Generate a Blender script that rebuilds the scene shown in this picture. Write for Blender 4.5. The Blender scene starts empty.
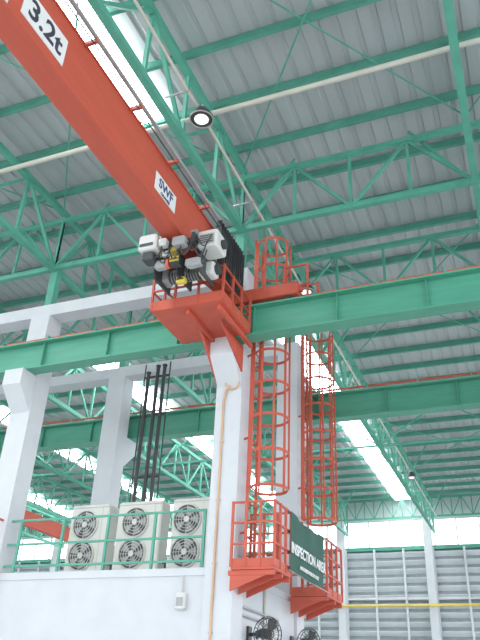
import bpy, math, random
from mathutils import Vector, Matrix
random.seed(4)
H=1.6
# ------------------------------------------------------------ materials
def mat(name,col,rough=.6,metal=0.0,var=.12,scale=3.0,stretch=(1,1,1),bump=0.0):
    m=bpy.data.materials.new(name); m.use_nodes=True
    nt=m.node_tree; b=nt.nodes['Principled BSDF']
    b.inputs['Roughness'].default_value=rough; b.inputs['Metallic'].default_value=metal
    tc=nt.nodes.new('ShaderNodeTexCoord'); mp=nt.nodes.new('ShaderNodeMapping')
    mp.inputs['Scale'].default_value=stretch
    n=nt.nodes.new('ShaderNodeTexNoise'); n.inputs['Scale'].default_value=scale; n.inputs['Detail'].default_value=5
    r=nt.nodes.new('ShaderNodeValToRGB')
    r.color_ramp.elements[0].position=.3; r.color_ramp.elements[1].position=.7
    r.color_ramp.elements[0].color=(*[c*(1-var) for c in col],1)
    r.color_ramp.elements[1].color=(*[min(1,c*(1+var)) for c in col],1)
    nt.links.new(tc.outputs['Object'],mp.inputs[0]); nt.links.new(mp.outputs[0],n.inputs['Vector'])
    nt.links.new(n.outputs['Fac'],r.inputs[0]); nt.links.new(r.outputs[0],b.inputs['Base Color'])
    if bump:
        bp=nt.nodes.new('ShaderNodeBump'); bp.inputs['Strength'].default_value=bump
        nt.links.new(n.outputs['Fac'],bp.inputs['Height']); nt.links.new(bp.outputs[0],b.inputs['Normal'])
    return m
def emis(name,col,s):
    m=bpy.data.materials.new(name); m.use_nodes=True
    b=m.node_tree.nodes['Principled BSDF']; b.inputs['Base Color'].default_value=(*col,1)
    b.inputs['Emission Color'].default_value=(*col,1); b.inputs['Emission Strength'].default_value=s
    return m
GREEN=mat('green_paint',(.068,.32,.225),.6,var=.12)
GREENB=mat('green_beam_paint',(.058,.30,.195),.45,var=.10,stretch=(.4,3,3))
GREEND=mat('green_purlin_paint',(.065,.28,.20),.6)
ORANGE=mat('orange_crane_paint',(.50,.066,.033),.55,var=.08,stretch=(3,.3,3))
ORANGE2=mat('orange_steel_paint',(.52,.072,.038),.6,var=.1)
WHITE=mat('white_plaster',(.58,.60,.635),.85,var=.04,bump=.05)
ROOF=mat('metal_roof_sheet',(.37,.405,.415),.55,.1,var=.12,scale=1.2,stretch=(1.2,.12,1))
FLOOR=mat('concrete_floor',(.58,.58,.57),.7,var=.1,scale=.6)
WALLP=mat('cladding_panel',(.62,.66,.68),.7,var=.06)
BACKP=mat('louvre_backing',(.30,.34,.36),.8,var=.1)
SLAT=mat('louvre_slat',(.68,.73,.76),.55,.0,var=.06)
ACB=mat('ac_casing',(.58,.57,.52),.5,var=.04)
DARK=mat('dark_plastic',(.03,.033,.035),.5,var=.2)
STEEL=mat('galvanised_steel',(.42,.43,.43),.4,.6,var=.15)
GREY=mat('grey_hoist_paint',(.32,.33,.33),.45,var=.1)
OFFW=mat('offwhite_enclosure',(.62,.62,.60),.5,var=.05)
YEL=mat('yellow_paint',(.72,.52,.05),.5)
PIPE=mat('pale_pipe',(.54,.53,.46),.5,var=.08)
COND=mat('beige_conduit',(.58,.36,.22),.6)
RED=mat('red_conductor',(.58,.09,.05),.5)
LBL=mat('label_white',(.78,.78,.78),.5,var=.02)
INK=mat('label_ink',(.03,.03,.05),.5)
BLUE=mat('label_blue',(.02,.04,.14),.5)
BAN=mat('banner_green',(.006,.07,.048),.75,var=.1)
SKYL=emis('skylight_sheet',(.93,.97,1),9.0)
WIN=emis('clear_window_sheet',(.90,.97,1),1.8)
LAMPG=emis('lamp_glass',(1,.98,.95),.6)
COL=mat('column_block_paint',(.60,.62,.655),.85,var=.03)
nt=COL.node_tree; bk=nt.nodes.new('ShaderNodeTexBrick'); tc=nt.nodes.new('ShaderNodeTexCoord'); mp=nt.nodes.new('ShaderNodeMapping')
mp.inputs['Rotation'].default_value=(math.radians(90),0,math.radians(0))
nt.links.new(tc.outputs['Object'],mp.inputs[0]); nt.links.new(mp.outputs[0],bk.inputs['Vector'])
bk.inputs['Scale'].default_value=1; bk.inputs['Brick Width'].default_value=3.; bk.inputs['Row Height'].default_value=.2
bk.inputs['Mortar Size'].default_value=.006
bp=nt.nodes.new('ShaderNodeBump'); bp.inputs['Strength'].default_value=.35; bp.inputs['Distance'].default_value=.02
inv=nt.nodes.new('ShaderNodeMath'); inv.operation='SUBTRACT'; inv.inputs[0].default_value=1
nt.links.new(bk.outputs['Fac'],inv.inputs[1]); nt.links.new(inv.outputs[0],bp.inputs['Height'])
nt.links.new(bp.outputs[0],nt.nodes['Principled BSDF'].inputs['Normal'])

# ------------------------------------------------------------ builder
class B:
    def __init__(s): s.v=[];s.f=[];s.m=[];s.mats=[];s.sm=[]
    def mi(s,m):
        if m not in s.mats: s.mats.append(m)
        return s.mats.index(m)
    def add(s,vs,fs,m,smooth=False):
        o=len(s.v); s.v+= [Vector(v) for v in vs]; k=s.mi(m)
        for f in fs: s.f.append([i+o for i in f]); s.m.append(k); s.sm.append(smooth)
    def box(s,x0,x1,y0,y1,z0,z1,m):
        vs=[(x,y,z) for x in(x0,x1) for y in(y0,y1) for z in(z0,z1)]
        s.add(vs,[(0,1,3,2),(4,6,7,5),(0,4,5,1),(2,3,7,6),(0,2,6,4),(1,5,7,3)],m)
    def bevbox(s,x0,x1,y0,y1,z0,z1,m,b=.03):
        vs=[];r=[(x0+b,y0),(x1-b,y0),(x1,y0+b),(x1,y1-b),(x1-b,y1),(x0+b,y1),(x0,y1-b),(x0,y0+b)]
        cx=(x0+x1)/2;cy=(y0+y1)/2
        for z,k in((z0,b),(z0+b,0),(z1-b,0),(z1,b)):
            for x,y in r: vs.append((x-k*(1 if x>cx else -1),y-k*(1 if y>cy else -1),z))
        fs=[tuple(range(7,-1,-1)),tuple(range(24,32))]
        for j in range(3):
            for i in range(8): fs.append((j*8+i,j*8+(i+1)%8,(j+1)*8+(i+1)%8,(j+1)*8+i))
        s.add(vs,fs,m)
    def frame(s,p,q,up):
        d=(q-p).normalized(); u=Vector(up)
        if abs(d.dot(u))>.98: u=Vector((0,1,0)) if abs(d.y)<.9 else Vector((1,0,0))
        a=d.cross(u).normalized(); c=a.cross(d).normalized(); return d,a,c
    def beam(s,p,q,w,h,m,up=(0,0,1)):
        p=Vector(p);q=Vector(q); d,a,c=s.frame(p,q,up)
        vs=[e+a*(i*w/2)+c*(j*h/2) for e in(p,q) for i,j in((-1,-1),(1,-1),(1,1),(-1,1))]
        s.add(vs,[(3,2,1,0),(4,5,6,7),(0,1,5,4),(1,2,6,5),(2,3,7,6),(3,0,4,7)],m)
    def cyl(s,p,q,r,m,n=12,r2=None):
        p=Vector(p);q=Vector(q); d,a,c=s.frame(p,q,(0,0,1)); r2=r if r2 is None else r2
        vs=[]
        for e,rr in((p,r),(q,r2)):
            for i in range(n):
                t=2*math.pi*i/n; vs.append(e+a*math.cos(t)*rr+c*math.sin(t)*rr)
        s.add(vs,[(i,(i+1)%n,n+(i+1)%n,n+i) for i in range(n)],m,True)
        s.add(vs[:n],[tuple(range(n-1,-1,-1))],m); s.add(vs[n:],[tuple(range(n))],m)
    def tube(s,pts,r,m,n=8):
        for a,b in zip(pts[:-1],pts[1:]): s.cyl(a,b,r,m,n)
    def ring(s,c,nrm,R,r,m,a0=0,a1=2*math.pi,seg=24,w=None):
        c=Vector(c); nrm=Vector(nrm).normalized()
        u=Vector((1,0,0)) if abs(nrm.x)<.9 else Vector((0,1,0))
        if abs(nrm.z)>.9: u=Vector((1,0,0))
        v=nrm.cross(u).normalized(); u=v.cross(nrm).normalized()
        pts=[c+u*math.cos(a0+(a1-a0)*i/seg)*R+v*math.sin(a0+(a1-a0)*i/seg)*R for i in range(seg+1)]
        for a,b in zip(pts[:-1],pts[1:]):
            if w: s.beam(a,b,r,w,m,nrm)
            else: s.cyl(a,b,r,m,6)
    def done(s,name,parent=None):
        xs=[v.x for v in s.v];ys=[v.y for v in s.v];zs=[v.z for v in s.v]
        o=Vector(((min(xs)+max(xs))/2,(min(ys)+max(ys))/2,min(zs)))
        me=bpy.data.meshes.new(name); me.from_pydata([v-o for v in s.v],[],s.f)
        for m in s.mats: me.materials.append(m)
        me.polygons.foreach_set('material_index',s.m); me.polygons.foreach_set('use_smooth',s.sm); me.update()
        ob=bpy.data.objects.new(name,me); ob.location=o+Vector((0,0,H))
        bpy.context.collection.objects.link(ob)
        if parent: ob.parent=parent
        return ob
def text(name,body,loc,size,m,rot,parent=None):
    cu=bpy.data.curves.new(name,'FONT'); cu.body=body; cu.size=size; cu.align_x='CENTER'; cu.align_y='CENTER'
    cu.extrude=.003; cu.offset=size*.02; cu.materials.append(m)
    ob=bpy.data.objects.new(name,cu); ob.location=Vector(loc)+Vector((0,0,H)); ob.rotation_euler=rot
    bpy.context.collection.objects.link(ob)
    if parent: ob.parent=parent
    return ob
def empty(name):
    e=bpy.data.objects.new(name,None); bpy.context.collection.objects.link(e); return e

# ------------------------------------------------------------ shell
XL,XR,YN,YF,ZR=-46,9.5,-9.5,38,10.5
b=B(); b.box(-75,60,-60,60,-1.75,-1.6,FLOOR); b.done('floor')
b=B()
def sheet(x0,x1,y0,y1):
    P=.33; n=max(1,round((x1-x0)/P)); p=(x1-x0)/n; vs=[]; prof=[]
    for i in range(n):
        x=x0+i*p; prof+=[(x,0),(x+p*.62,0),(x+p*.70,.035),(x+p*.92,.035)]
    prof.append((x1,0))
    for x,z in prof: vs+= [(x,y0,ZR+z),(x,y1,ZR+z)]
    b.add(vs,[(2*i,2*i+1,2*i+3,2*i+2) for i in range(len(prof)-1)],ROOF)
sheet(XL,XR,YN,YF)
b.done('ceiling')
b=B()
for i in range(6):
    c=-6.0-6.85*i
    b.box(c-.25,c+.50,YN+.2,8.6,ZR-.215,ZR-.19,SKYL)
    b.box(c-.42,c+.42,16.6,YF-.6,ZR-.215,ZR-.19,SKYL)
b.done('window_skylight_strips')
b=B(); y=YN+.3
while y<YF:
    b.box(XL,XR,y-.025,y+.025,ZR-.17,ZR-.01,GREEND); b.box(XL,XR,y-.025,y+.05,ZR-.185,ZR-.17,GREEND)
    y+=1.28
b.done('roof_purlins')
b=B()
for k in range(-9,3):
    x=.05+4.6*k
    for (y0,y1) in((4.2,10.4),(13.8,20),(26,32)):
        b.cyl((x,y0,ZR-.3),(x+4.6,y1,ZR-.3),.018,GREEN,6)
        b.cyl((x+4.6,y0,ZR-.34),(x,y1,ZR-.34),.018,GREEN,6)
b.done('roof_bracing_rods')

def truss(b,p0,p1,zb,zt,n,cw,ww,m=GREEN,vert=True):
    p0=Vector(p0);p1=Vector(p1)
    P=[p0.lerp(p1,i/n) for i in range(n+1)]
    for z in(zb,zt): b.beam((P[0].x,P[0].y,z),(P[-1].x,P[-1].y,z),cw,cw,m)
    for i in range(n+1):
        if vert: b.beam((P[i].x,P[i].y,zb),(P[i].x,P[i].y,zt),ww,ww,m)
        if i<n:
            a,c=(zb,zt) if i%2==0 else (zt,zb)
            b.beam((P[i].x,P[i].y,a),(P[i+1].x,P[i+1].y,c),ww,ww*.96,m)
LX=[.05-4.6*i for i in range(-1,10)]
for x in LX:
    b=B(); truss(b,(x,YN+.5,0),(x,10.45,0),8.6,10.15,14,.13,.065)
    truss(b,(x,13.8,0),(x,YF-.3,0),8.6,10.15,18,.13,.065)
    truss(b,(x,10.46,0),(x,13.79,0),8.6,10.15,3,.12,.065)
    for y in [-8,-2,4.2,10.6]+list(range(17,37,6)):
        for s in(-1,1): b.beam((x,y,8.65),(x+s*1.1,y,10.32),.05,.05,GREEN)
    b.done('roof_truss')
for yy in(10.45,13.8):
    b=B(); truss(b,(LX[-1],yy,0),(LX[0],yy,0),8.6,9.95,40,.11,.06)
    b.done('longitudinal_truss')
b=B(); truss(b,(LX[-1],YF-.5,0),(LX[0],YF-.5,0),9.35,10.35,90,.10,.05); b.done('longitudinal_truss')
b=B(); yy=24.
b.beam((LX[-1],yy,8.6),(LX[0],yy,8.6),.07,.07,GREEN)
b.beam((LX[-1],yy,10.1),(LX[0],yy,10.1),.07,.07,GREEN)
for x in LX[:-1]:
    b.beam((x,yy,8.6),(x-2.3,yy,10.1),.05,.05,GREEN); b.beam((x-4.6,yy,8.6),(x-2.3,yy,10.1),.05,.05,GREEN)
b.done('sway_frame')

# far wall with louvres
b=B(); b.box(XL,XR,YF,YF+.15,-1.6,7.85,BACKP); b.box(XL,XR,YF,YF+.15,9.3,10.56,WALLP); b.done('wall_back')
b=B(); b.box(XL,XR,YF+.04,YF+.08,7.85,9.3,WIN)
x=XL
while x<XR: b.box(x-.03,x+.03,YF-.04,YF+.04,7.85,9.3,WHITE); x+=1.15
b.done('window_back')
b=B(); z=-1.3
while z<7.7:
    b.beam((XL,YF-.16,z),(XR,YF-.16,z),.34,.02,SLAT,(0,.62,.78)); z+=.42
b.box(XL,XR,YF-.28,YF-.02,7.74,7.93,GREEN)
b.box(XL,XR,YF-.3,YF-.02,5.3,5.42,WHITE)
b.done('wall_louvres')
b=B()
for x in LX: b.box(x-.55,x-.15,YF-.6,YF-.3,-1.6,9.3,WHITE)
x=XL
while x<XR: b.box(x-.05,x+.05,YF-.38,YF-.28,-1.6,7.8,WHITE); x+=1.53
b.done('trim_back_posts')
b=B(); b.cyl((XL,YF-.9,4.95),(XR,YF-.9,4.95),.06,YEL,8)
for x in LX: b.box(x-.4,x-.3,YF-.95,YF-.58,4.9,5.0,YEL)
b.done('yellow_gas_pipe')
b=B(); b.box(XL-.15,XL,YN,YF,-1.6,7.85,WALLP); b.box(XL-.15,XL,YN,YF,9.3,10.5,WALLP); b.done('wall_left')
b=B(); b.box(XL-.1,XL-.05,YN,YF,7.85,9.3,WIN); b.done('window_left')

# ------------------------------------------------------------ columns
CX=[-4.58,-9.15,-13.75,.4,4.9]
for x in CX:
    for (y0,y1,c0,c1) in((10.35,10.8,9.92,10.35),(13.6,14.05,14.05,14.55)):
        b=B(); b.box(x-.24,x+.24,y0,y1,-1.6,7.3,COL)
        n=y0 if c0<y0 else y1; f=c0 if c0<y0 else c1
        vs=[(xx,yy,zz) for xx in(x-.22,x+.22) for yy,zz in((n,5.83),(f,5.83),(f,5.5),(n,5.05))]
        b.add(vs,[(0,1,2,3),(7,6,5,4),(0,4,5,1),(1,5,6,2),(2,6,7,3)],COL)
        b.box(x-.09,x+.09,(y0+y1)/2-.09,(y0+y1)/2+.09,7.3,8.6,GREEN)
        b.done('concrete_column')
for y0 in(10.38,13.63):
    b=B(); b.box(-18.3,-4.34,y0,y0+.38,7.3,7.58,WHITE); b.done('concrete_tie_beam')
for x in CX:
    b=B(); b.box(x-.24,x+.24,-8.8,-8.35,-1.6,8.55,COL); b.box(x-.2,x+.2,-8.35,-7.9,5.4,5.83,COL); b.done('concrete_column')

def runway(y0,y1,name='crane_runway_beam'):
    b=B(); X0,X1=-18.3,8.9; ym=(y0+y1)/2
    b.box(X0,X1,y0,y1,5.83,5.86,GREENB); b.box(X0,X1,y0,y1,6.42,6.45,GREENB)
    b.box(X0,X1,ym-.012,ym+.012,5.86,6.42,GREENB)
    x=X0+.5
    while x<X1: b.box(x-.008,x+.008,y0+.05,y1-.05,5.86,6.42,GREENB); x+=1.53
    b.box(X0,X1,ym-.03,ym+.03,6.45,6.52,STEEL)
    b.done(name)
    c=B(); yy=y1+.03
    c.cyl((X0,yy,6.66),(X1,yy,6.66),.026,RED,8)
    x=X0+.4
    while x<X1: c.box(x-.015,x+.015,yy-.13,yy+.01,6.45,6.66,GREEN); x+=1.15
    c.done('conductor_bar')
runway(9.98,10.28); runway(14.2,14.5); runway(-8.22,-7.92)

# ------------------------------------------------------------ overhead crane
cr=empty('overhead_crane')
b=B(); G0,G1,GZ0,GZ1=-8.3,10.2,6.62,7.58
b.box(-4.75,-4.5,G0+.3,G1-.9,GZ0+.02,GZ1,ORANGE)
vs=[(x,y,z) for x in(-4.75,-4.5) for y,z in((G1-.9,GZ0+.02),(G1,GZ0+.2),(G1,GZ1-.25),(G1-.9,GZ1))]
b.add(vs,[(0,1,2,3),(7,6,5,4),(0,4,5,1),(1,5,6,2),(2,6,7,3)],ORANGE)
b.box(-4.80,-4.45,G0+.3,G1-.9,GZ0,GZ0+.025,ORANGE); b.box(-4.78,-4.47,G0+.3,G1-.9,GZ1,GZ1+.02,ORANGE)
b.done('girder',cr)
for yc in(10.13,-8.07):
    b=B(); b.bevbox(-6.0,-3.2,yc-.11,yc+.11,6.57,6.82,ORANGE,.02)
    for x in(-5.75,-3.4): b.cyl((x,yc-.05,6.62),(x,yc+.05,6.62),.10,DARK,16)
    b.box(-6.08,-6.0,yc-.05,yc+.05,6.64,6.76,DARK); b.box(-3.2,-3.14,yc-.04,yc+.04,6.65,6.74,ORANGE)
    b.done('end_carriage',cr)
b=B(); b.box(-4.498,-4.49,3.70,4.52,6.84,7.29,LBL); b.box(-4.498,-4.49,6.94,7.62,6.87,7.20,LBL)
b.box(-4.498,-4.49,3.0,3.5,6.72,7.0,LBL)
b.done('label_plates',cr)
R=(math.radians(90),0,math.radians(90))
text('label_capacity','3.2t',(-4.486,4.11,7.06),.42,INK,R,cr)
text('label_maker','SWF',(-4.486,7.28,7.06),.24,BLUE,R,cr)
text('label_line','CRANES',(-4.486,7.28,6.91),.08,BLUE,R,cr)
text('label_number','1',(-4.486,3.35,6.86),.24,INK,R,cr)
b=B(); b.box(-4.34,-4.29,-7,9.9,7.62,7.67,GREY)
for i in range(14): b.box(-4.5,-4.3,-6+i*1.2,-5.95+i*1.2,7.56,7.62,ORANGE)
# bunched flat festoon cable loops
for i in range(11):
    y=8.9+i*.10; pts=[]; dp=.74+.14*(i%3)
    pts=[(y,7.6),(y+.005,7.6-dp*.8),(y+.03,7.6-dp),(y+.07,7.6-dp),(y+.092,7.6-dp*.8),(y+.098,7.6)]
    for (ya,za),(yb,zb) in zip(pts[:-1],pts[1:]): b.beam((-4.3,ya,za),(-4.3,yb,zb),.10,.02,DARK,(0,1,.01))
    b.box(-4.35,-4.25,y-.02,y+.02,7.5,7.62,DARK)
b.cyl((-4.31,-7,7.5),(-4.31,8.9,7.5),.012,DARK,6)
b.done('festoon_cables',cr)
# hoist trolley
b=B()
for y in(7.95,8.75): b.box(-5.0,-4.2,y-.05,y+.05,6.48,6.56,DARK)
for x in(-4.95,-4.25):
    b.box(x-.03,x+.03,7.85,8.85,6.40,6.62,DARK)
    for y in(8.0,8.7): b.cyl((x+(.08 if x<-4.6 else -.08),y,6.69),(x,y,6.69),.08,STEEL,14)
b.bevbox(-5.16,-4.84,7.72,8.04,6.36,6.66,OFFW,.025); b.box(-5.12,-4.88,7.705,7.72,6.42,6.47,DARK)
b.bevbox(-5.10,-4.9,7.78,8.0,6.20,6.36,DARK,.02)
b.bevbox(-4.22,-3.88,7.96,8.38,6.38,6.70,OFFW,.025); b.box(-4.18,-3.92,7.945,7.96,6.42,6.60,GREY)
for i in range(4): b.box(-4.16,-3.94,7.94,7.946,6.44+i*.04,6.455+i*.04,DARK)
b.cyl((-3.88,8.2,6.52),(-3.82,8.2,6.52),.08,DARK,18)
b.bevbox(-4.56,-4.34,7.74,7.92,6.36,6.52,GREY,.02)
b.bevbox(-4.82,-4.68,7.76,7.9,6.42,6.56,OFFW,.02)
# compact rope drum
b.cyl((-4.9,8.45,6.24),(-4.35,8.45,6.24),.11,DARK,22)
for i in range(10): b.ring((-4.85+i*.05,8.45,6.24),(1,0,0),.115,.008,GREY,seg=16)
b.bevbox(-4.35,-4.08,8.32,8.58,6.12,6.36,OFFW,.03); b.cyl((-4.08,8.45,6.24),(-4.02,8.45,6.24),.09,DARK,18)
b.bevbox(-5.1,-4.9,8.33,8.57,6.12,6.36,GREY,.03)
b.bevbox(-4.95,-4.74,7.93,8.07,6.12,6.27,GREY,.025); b.cyl((-4.74,8.0,6.2),(-4.69,8.0,6.2),.085,RED,18)
b.box(-4.66,-4.50,7.92,8.06,6.13,6.27,DARK)
b.box(-4.66,-4.50,7.91,7.92,6.17,6.20,YEL); b.box(-4.66,-4.50,7.91,7.92,6.23,6.26,YEL)
b.bevbox(-4.42,-4.14,7.96,8.12,6.08,6.22,GREY,.03); b.cyl((-4.14,8.04,6.15),(-4.09,8.04,6.15),.055,DARK,16)
for x in(-5.02,-4.22,-4.62): b.box(x-.015,x+.015,8.1,8.65,6.04,6.5,DARK)
b.box(-4.66,-4.56,7.9,8.0,6.36,6.44,YEL); b.box(-4.8,-4.7,7.9,7.95,6.3,6.38,OFFW)
for k in range(9):
    x=-5.0+k*.11; pts=[]; dy=.06*math.sin(k*2.1)
    for j in range(7):
        t=j/6; pts.append((x+.22*t,7.86+dy,6.44-.18*math.sin(math.pi*t)*(1+.5*(k%2))))
    b.tube(pts,.011,DARK,6)
for k in range(4):
    x=-4.1-k*.05; b.tube([(x,8.1,6.42),(x+.03,8.0,6.25),(x-.1,8.1,6.1),(x-.25,8.3,6.12)],.012,DARK,6)
for x in(-4.68,-4.56): b.cyl((x,8.3,6.2),(x,8.3,6.08),.012,STEEL,6)
b.bevbox(-4.70,-4.54,8.24,8.36,5.99,6.10,YEL,.02); b.box(-4.68,-4.56,8.235,8.24,6.03,6.06,DARK)
b.done('hoist_trolley',cr)

# maintenance platform under the hoist
b=B(); x0,x1,y0,y1,z=-5.40,-4.08,8.75,9.96,5.84
b.box(x0,x1,y0,y1,z,z+.03,ORANGE2)
for si,(p,q) in enumerate((((x0,y0),(x1,y0)),((x1,y0),(x1,y1)),((x1,y1),(x0,y1)),((x0,y1),(x0,y0)))):
    b.beam((*p,z+.10),(*q,z+.10),.02,.18,ORANGE2)
    for h in(.40,.68): b.beam((*p,z+h),(*q,z+h),.03,.03,ORANGE2)
    for t in(0,.33,.66): b.beam((p[0]+(q[0]-p[0])*t,p[1]+(q[1]-p[1])*t,z+.03),(p[0]+(q[0]-p[0])*t,p[1]+(q[1]-p[1])*t,z+.71),.038,.038,ORANGE2)
for x in(-4.75,x1-.1):
    b.beam((x,y0+.1,z-.05),(x,10.34,z-.05),.06,.08,ORANGE2)
vs=[(xx,yy,zz) for xx in(-4.84,-4.80) for yy,zz in((9.5,5.80),(10.34,5.80),(10.34,5.15))]
b.add(vs,[(0,1,2),(5,4,3),(0,3,4,1),(1,4,5,2),(2,5,3,0)],ORANGE2)
vs=[(xx,yy,zz) for xx in(-4.36,-4.33) for yy,zz in((9.3,5.80),(10.34,5.80),(10.34,5.30))]
b.add(vs,[(0,1,2),(5,4,3),(0,3,4,1),(1,4,5,2),(2,5,3,0)],ORANGE2)
b.done('hoist_maintenance_platform')

# ------------------------------------------------------------ caged ladders
def ladder(cx,cy,R,z0,z1,zc):
    b=B(); lx=cx-R+.02
    for s in(-.2,.2): b.beam((lx,cy+s,z0),(lx,cy+s,z1),.05,.02,ORANGE2)
    z=z0+.25
    while z<z1: b.cyl((lx,cy-.2,z),(lx,cy+.2,z),.014,ORANGE2,8); z+=.28
    z=zc
    while z<=z1+.01:
        b.ring((cx,cy,z),(0,0,1),R,.012,ORANGE2,math.radians(-150),math.radians(150),18,w=.05)
        z+=.62
    for a in(-140,-100,-60,-20,20,60,100,140):
        t=math.radians(a); rr=R+.012; b.beam((cx+rr*math.cos(t),cy+rr*math.sin(t),zc),(cx+rr*math.cos(t),cy+rr*math.sin(t),z-.62),.035,.012,ORANGE2,)
    z=z0+.6
    while z<min(z1,7.2):
        for s in(-.2,.2): b.beam((lx,cy+s,z),(-4.34,cy+s*.7,z),.03,.03,ORANGE2)
        z+=1.6
    b.done('caged_ladder')
ladder(-3.92,10.72,.32,1.92,8.3,3.25)
ladder(-3.92,13.82,.34,1.92,8.0,3.45)
b=B(); b.box(-3.6,-3.1,10.36,11.1,6.5,6.54,ORANGE2)
for y in(10.38,11.08):
    for z in(6.95,7.4): b.beam((-3.58,y,z),(-3.12,y,z),.03,.03,ORANGE2)
    for x in(-3.58,-3.12): b.beam((x,y,6.54),(x,y,7.42),.035,.035,ORANGE2)
b.done('ladder_landing')

def plat(x0,x1,y0,y1,z):
    b=B(); b.box(x0,x1,y0,y1,z,z+.04,ORANGE2)
    for si,(p,q) in enumerate((((x0,y0),(x1,y0)),((x1,y0),(x1,y1)),((x1,y1),(x0,y1)))):
        b.beam((*p,z+.1),(*q,z+.1),.012,.12,ORANGE2)
        for h in(.38,.7,1.02): b.beam((*p,z+h),(*q,z+h),.03,.03,ORANGE2)
        n=3
        for i in range(1 if si else 0,n+1):
            t=i/n; X=p[0]+(q[0]-p[0])*t; Y=p[1]+(q[1]-p[1])*t
            b.beam((X,Y,z+.04),(X,Y,z+1.04),.038,.038,ORANGE2)
    for y in(y0+.05,(y0+y1)/2,y1-.05):
        b.beam((x0-.05,y,z-.04),(x1,y,z-.04),.05,.07,ORANGE2)
        vs=[(xx,yy,zz) for yy in(y-.015,y+.015) for xx,zz in((x0-.02,z-.06),(x1-.1,z-.06),(x0-.02,z-.3))]
        b.add(vs,[(0,1,2),(5,4,3),(0,3,4,1),(1,4,5,2),(2,5,3,0)],ORANGE2)
    b.done('inspection_platform')
plat(-4.3,-3.6,10.15,10.95,1.88)
plat(-4.3,-3.6,13.1,14.2,1.92)
bn=empty('inspection_banner')
b=B(); n=24; vs=[]; BY0,BY1=10.75,12.65
for i in range(n+1):
    t=i/n; y=BY0+(BY1-BY0)*t; sag=.05*math.sin(math.pi*t); wv=.02*math.sin(t*14)
    vs+=[(-3.54+wv,y,2.88-sag),(-3.54-wv*.5,y,1.98-sag*.5)]
b.add(vs,[(2*i,2*i+1,2*i+3,2*i+2) for i in range(n)],BAN); b.cyl((-3.57,10.75,2.89),(-3.57,13.1,2.89),.01,STEEL,6); b.cyl((-3.57,10.75,1.97),(-3.57,13.1,1.97),.01,STEEL,6)
b.done('cloth',bn)
text('lettering','INSPECTION AREA',(-3.51,11.7,2.30),.235,LBL,R,bn)
text('lettering_small','AUTHORISED PERSONS ONLY',(-3.51,11.7,2.07),.08,LBL,R,bn)

# ------------------------------------------------------------ office block + deck
b=B(); b.box(-18,-4.4,10.46,13.6,-1.6,1.86,WHITE); b.box(-18,-4.38,10.44,13.6,1.86,1.98,WHITE)
b.done('office_block')
b=B(); X0,X1,Y=-18,-4.95,10.5
for h in(.12,.5,.93): b.beam((X0,Y,1.98+h),(X1,Y,1.98+h),.035,.035,GREEN)
x=X1
while x>X0: b.beam((x,Y,1.98),(x,Y,2.93),.042,.042,GREEN); x-=.93
b.done('deck_railing')
def ac(xc,w,h,y):
    b=B(); z=2.06; x0,x1=xc-w/2,xc+w/2; d=.36
    for xx in(x0+.12,x1-.12): b.box(xx-.05,xx+.05,y-.02,y+d+.02,1.98,z,STEEL)
    b.bevbox(x0,x1,y,y+d,z,z+h,ACB,.025)
    b.box(x0,x1,y-.004,y,z+h-.07,z+h-.055,GREY); b.box(x1-.14,x1-.135,y-.004,y,z+.02,z+h-.05,GREY)
    fr=h*.205; fx=x0+(w-.14)/2
    for zz in(z+h*.26,z+h*.70):
        b.cyl((fx,y-.003,zz),(fx,y+.004,zz),fr,DARK,32)
        for k in range(5):
            t=2*math.pi*k/5
            vs=[(fx+math.cos(t+o)*fr*rr,y-.006-dy,zz+math.sin(t+o)*fr*rr) for o,rr,dy in((-.1,.2,0),(-.35,.9,0),(.35,.92,.012),(.25,.2,.01))]
            b.add(vs,[(0,1,2,3)],GREY)
        for rr in(1,.8,.6,.4): b.ring((fx,y-.03,zz),(0,1,0),fr*rr,.005,ACB,seg=28)
        for k in range(8):
            t=math.pi*k/4; b.cyl((fx,y-.03,zz),(fx+math.cos(t)*fr,y-.03,zz+math.sin(t)*fr),.004,ACB,5)
        b.cyl((fx,y-.04,zz),(fx,y-.01,zz),fr*.2,ACB,16)
        b.ring((fx,y-.012,zz),(0,1,0),fr*1.03,.018,ACB,seg=28)
    b.tube([(x1-.05,y+.2,z+.2),(x1+.06,y+.2,z+.2),(x1+.06,y+.2,1.99)],.02,DARK)
    b.done('air_conditioner_outdoor_unit')
ac(-7.70,.84,1.28,11.2); ac(-6.62,.92,1.28,11.2); ac(-5.56,.76,1.28,11.2)
b=B(); b.bevbox(-5.32,-5.14,10.36,10.46,1.35,1.60,OFFW,.02); b.box(-5.29,-5.17,10.355,10.36,1.40,1.53,GREY)
b.cyl((-5.23,10.42,1.60),(-5.23,10.42,1.86),.015,PIPE,8); b.done('electrical_switch_box')
b=B(); b.tube([(-4.66,10.33,-1.6),(-4.66,10.33,4.75),(-4.62,10.31,4.95),(-4.56,10.31,5.05)],.022,COND)
b.ring((-4.5,10.31,5.1),(0,1,0),.13,.018,COND,seg=20)
for z in range(-1,5): b.box(-4.70,-4.62,10.33,10.35,z,z+.03,STEEL)
b.done('cable_conduit')
b=B()
for dz in(0,.12): b.tube([(-4.37,10.82,1.45-dz),(-4.37,12.6,1.45-dz),(-4.37,12.6,-1.6)],.022,STEEL)
b.tube([(-4.37,11.9,1.85),(-4.37,11.9,-1.6)],.025,PIPE); b.box(-4.4,-4.3,12.1,12.4,.9,1.3,OFFW)
b.done('wall_conduits')
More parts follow.
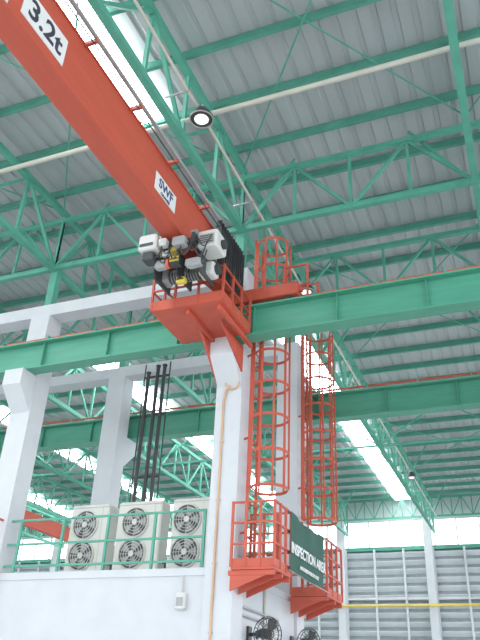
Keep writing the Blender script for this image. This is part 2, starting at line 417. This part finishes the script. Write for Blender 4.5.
def fan(y,z):
    b=B(); n=Vector((.75,-.62,-.1)).normalized(); c=Vector((-4.02,y,z)); R=.25
    b.box(-4.4,-4.36,y+.05,y+.2,z-.12,z+.12,DARK)
    b.cyl((-4.37,y+.12,z),c-n*.1,.03,DARK,8); b.cyl(c-n*.16,c,.08,DARK,16)
    for off,rr in((-.05,.9),(0,1),(.05,.9),(.075,.6),(.09,.25)): b.ring(c+n*off,n,R*rr,.007,DARK,seg=28)
    u=n.cross(Vector((0,0,1))).normalized(); v=u.cross(n)
    for k in range(20):
        t=2*math.pi*k/20; e=u*math.cos(t)+v*math.sin(t)
        b.tube([c+n*.09+e*R*.1,c+n*.07+e*R*.6,c+e*R,c-n*.05+e*R*.9,c-n*.08+e*R*.3],.004,DARK,4)
    for k in range(3):
        t=2*math.pi*k/3; q=[]
        for o,rr,dn in((-.15,.15,-.02),(-.5,.85,-.03),(.1,.95,.01),(.45,.6,.03),(.3,.15,.02)):
            q.append(c+n*dn+(u*math.cos(t+o)+v*math.sin(t+o))*R*rr)
        b.add(q,[(0,1,2,3,4)],DARK)
    b.done('wall_fan')
fan(11.1,1.08); fan(13.3,1.15)
b=B()
for x,zt in((-8.05,7.1),(-7.8,7.25),(-7.62,7.25)):
    b.cyl((x,13.3,1.98),(x,13.3,zt),.045,DARK,12); b.cyl((x,13.3,zt),(x,13.3,zt+.04),.06,DARK,12)
for z in(3,4.5,6,7): b.box(-8.2,-7.5,13.34,13.38,z,z+.05,DARK)
for x in(-8.2,-7.52): b.box(x-.012,x+.012,13.37,13.40,1.98,7.4,DARK)
b.done('black_cable_riser')
b=B()
for h in(0,.45,.9): b.beam((-9.9,10.1,2.0+h),(-9.0,10.1,2.0+h),.033,.033,ORANGE2)
for x in(-9.9,-9.45,-9.0): b.beam((x,10.1,1.95),(x,10.1,2.92),.04,.04,ORANGE2)
b.box(-9.9,-9.0,10.1,10.46,1.90,1.94,ORANGE2)
for x in(-9.9,-9.0): b.beam((x,10.1,2.9),(x,10.46,2.9),.033,.033,ORANGE2)
b.done('inspection_platform')

b=B(); b.cyl((-18,7.68,8.98),(8.9,7.68,8.98),.045,PIPE,10)
for x in LX[:5]: b.box(x-.02,x+.02,7.66,7.70,8.55,9.03,STEEL)
b.done('ceiling_service_pipe')
b=B(); b.cyl((-4.15,-9,8.9),(-4.15,37,8.9),.028,PIPE,8)
for y in range(-8,37,3): b.box(-4.56,-4.12,y-.015,y+.015,8.86,8.88,STEEL)
b.done('ceiling_service_pipe')
def lamp(x,y,z):
    b=B(); b.cyl((x,y,z+.16),(x,y,z),.10,DARK,24,.20); b.cyl((x,y,z),(x,y,z-.05),.20,DARK,24)
    b.cyl((x,y,z-.052),(x,y,z-.056),.12,LAMPG,24)
    b.cyl((x,y,z+.16),(x,y,z+.22),.05,GREY,12); b.cyl((x,y,z+.22),(x,y,z+.3),.01,STEEL,6)
    b.ring((x,y,z-.05),(0,0,1),.195,.012,STEEL,seg=24)
    b.done('high_bay_lamp')
lamp(-4.06,7.42,8.66); lamp(-4.06,13.4,8.80)
for y in(20,28): lamp(-4.08,y,8.62)

cr2=empty('overhead_crane')
b=B(); b.box(-20.25,-20,14.5,37,6.6,7.2,ORANGE); b.bevbox(-21.2,-19,14.25,14.45,6.56,6.9,ORANGE,.02); b.bevbox(-21.2,-19,36.8,37,6.56,6.9,ORANGE,.02)
b.done('girder',cr2)
b=B(); b.box(XL,-12,36.75,37.05,5.83,5.86,GREENB);b.box(XL,-12,36.75,37.05,6.42,6.5,GREENB);b.box(XL,-12,36.88,36.92,5.86,6.42,GREENB)
b.done('crane_runway_beam')

w=bpy.data.worlds.new('World'); bpy.context.scene.world=w; w.use_nodes=True
bg=w.node_tree.nodes['Background']; bg.inputs[0].default_value=(.88,.94,1,1); bg.inputs[1].default_value=2.5
cam=bpy.data.cameras.new('Camera'); co=bpy.data.objects.new('Camera',cam); bpy.context.collection.objects.link(co)
Xr=Vector((1870,300,690)).normalized(); Yr=Vector((320,-408,-690)).normalized(); Zr=Xr.cross(Yr).normalized(); Yr=Zr.cross(Xr)
M=Matrix((Xr,Yr,Zr)).to_4x4(); M.translation=Vector((0,0,H)); co.matrix_world=M
cam.sensor_fit='VERTICAL'; cam.sensor_height=36; cam.lens=690/640*36; cam.clip_end=300
bpy.context.scene.camera=co
vs=bpy.context.scene.view_settings; vs.view_transform='Standard'; vs.look='None'; vs.exposure=0.42; vs.gamma=1.14
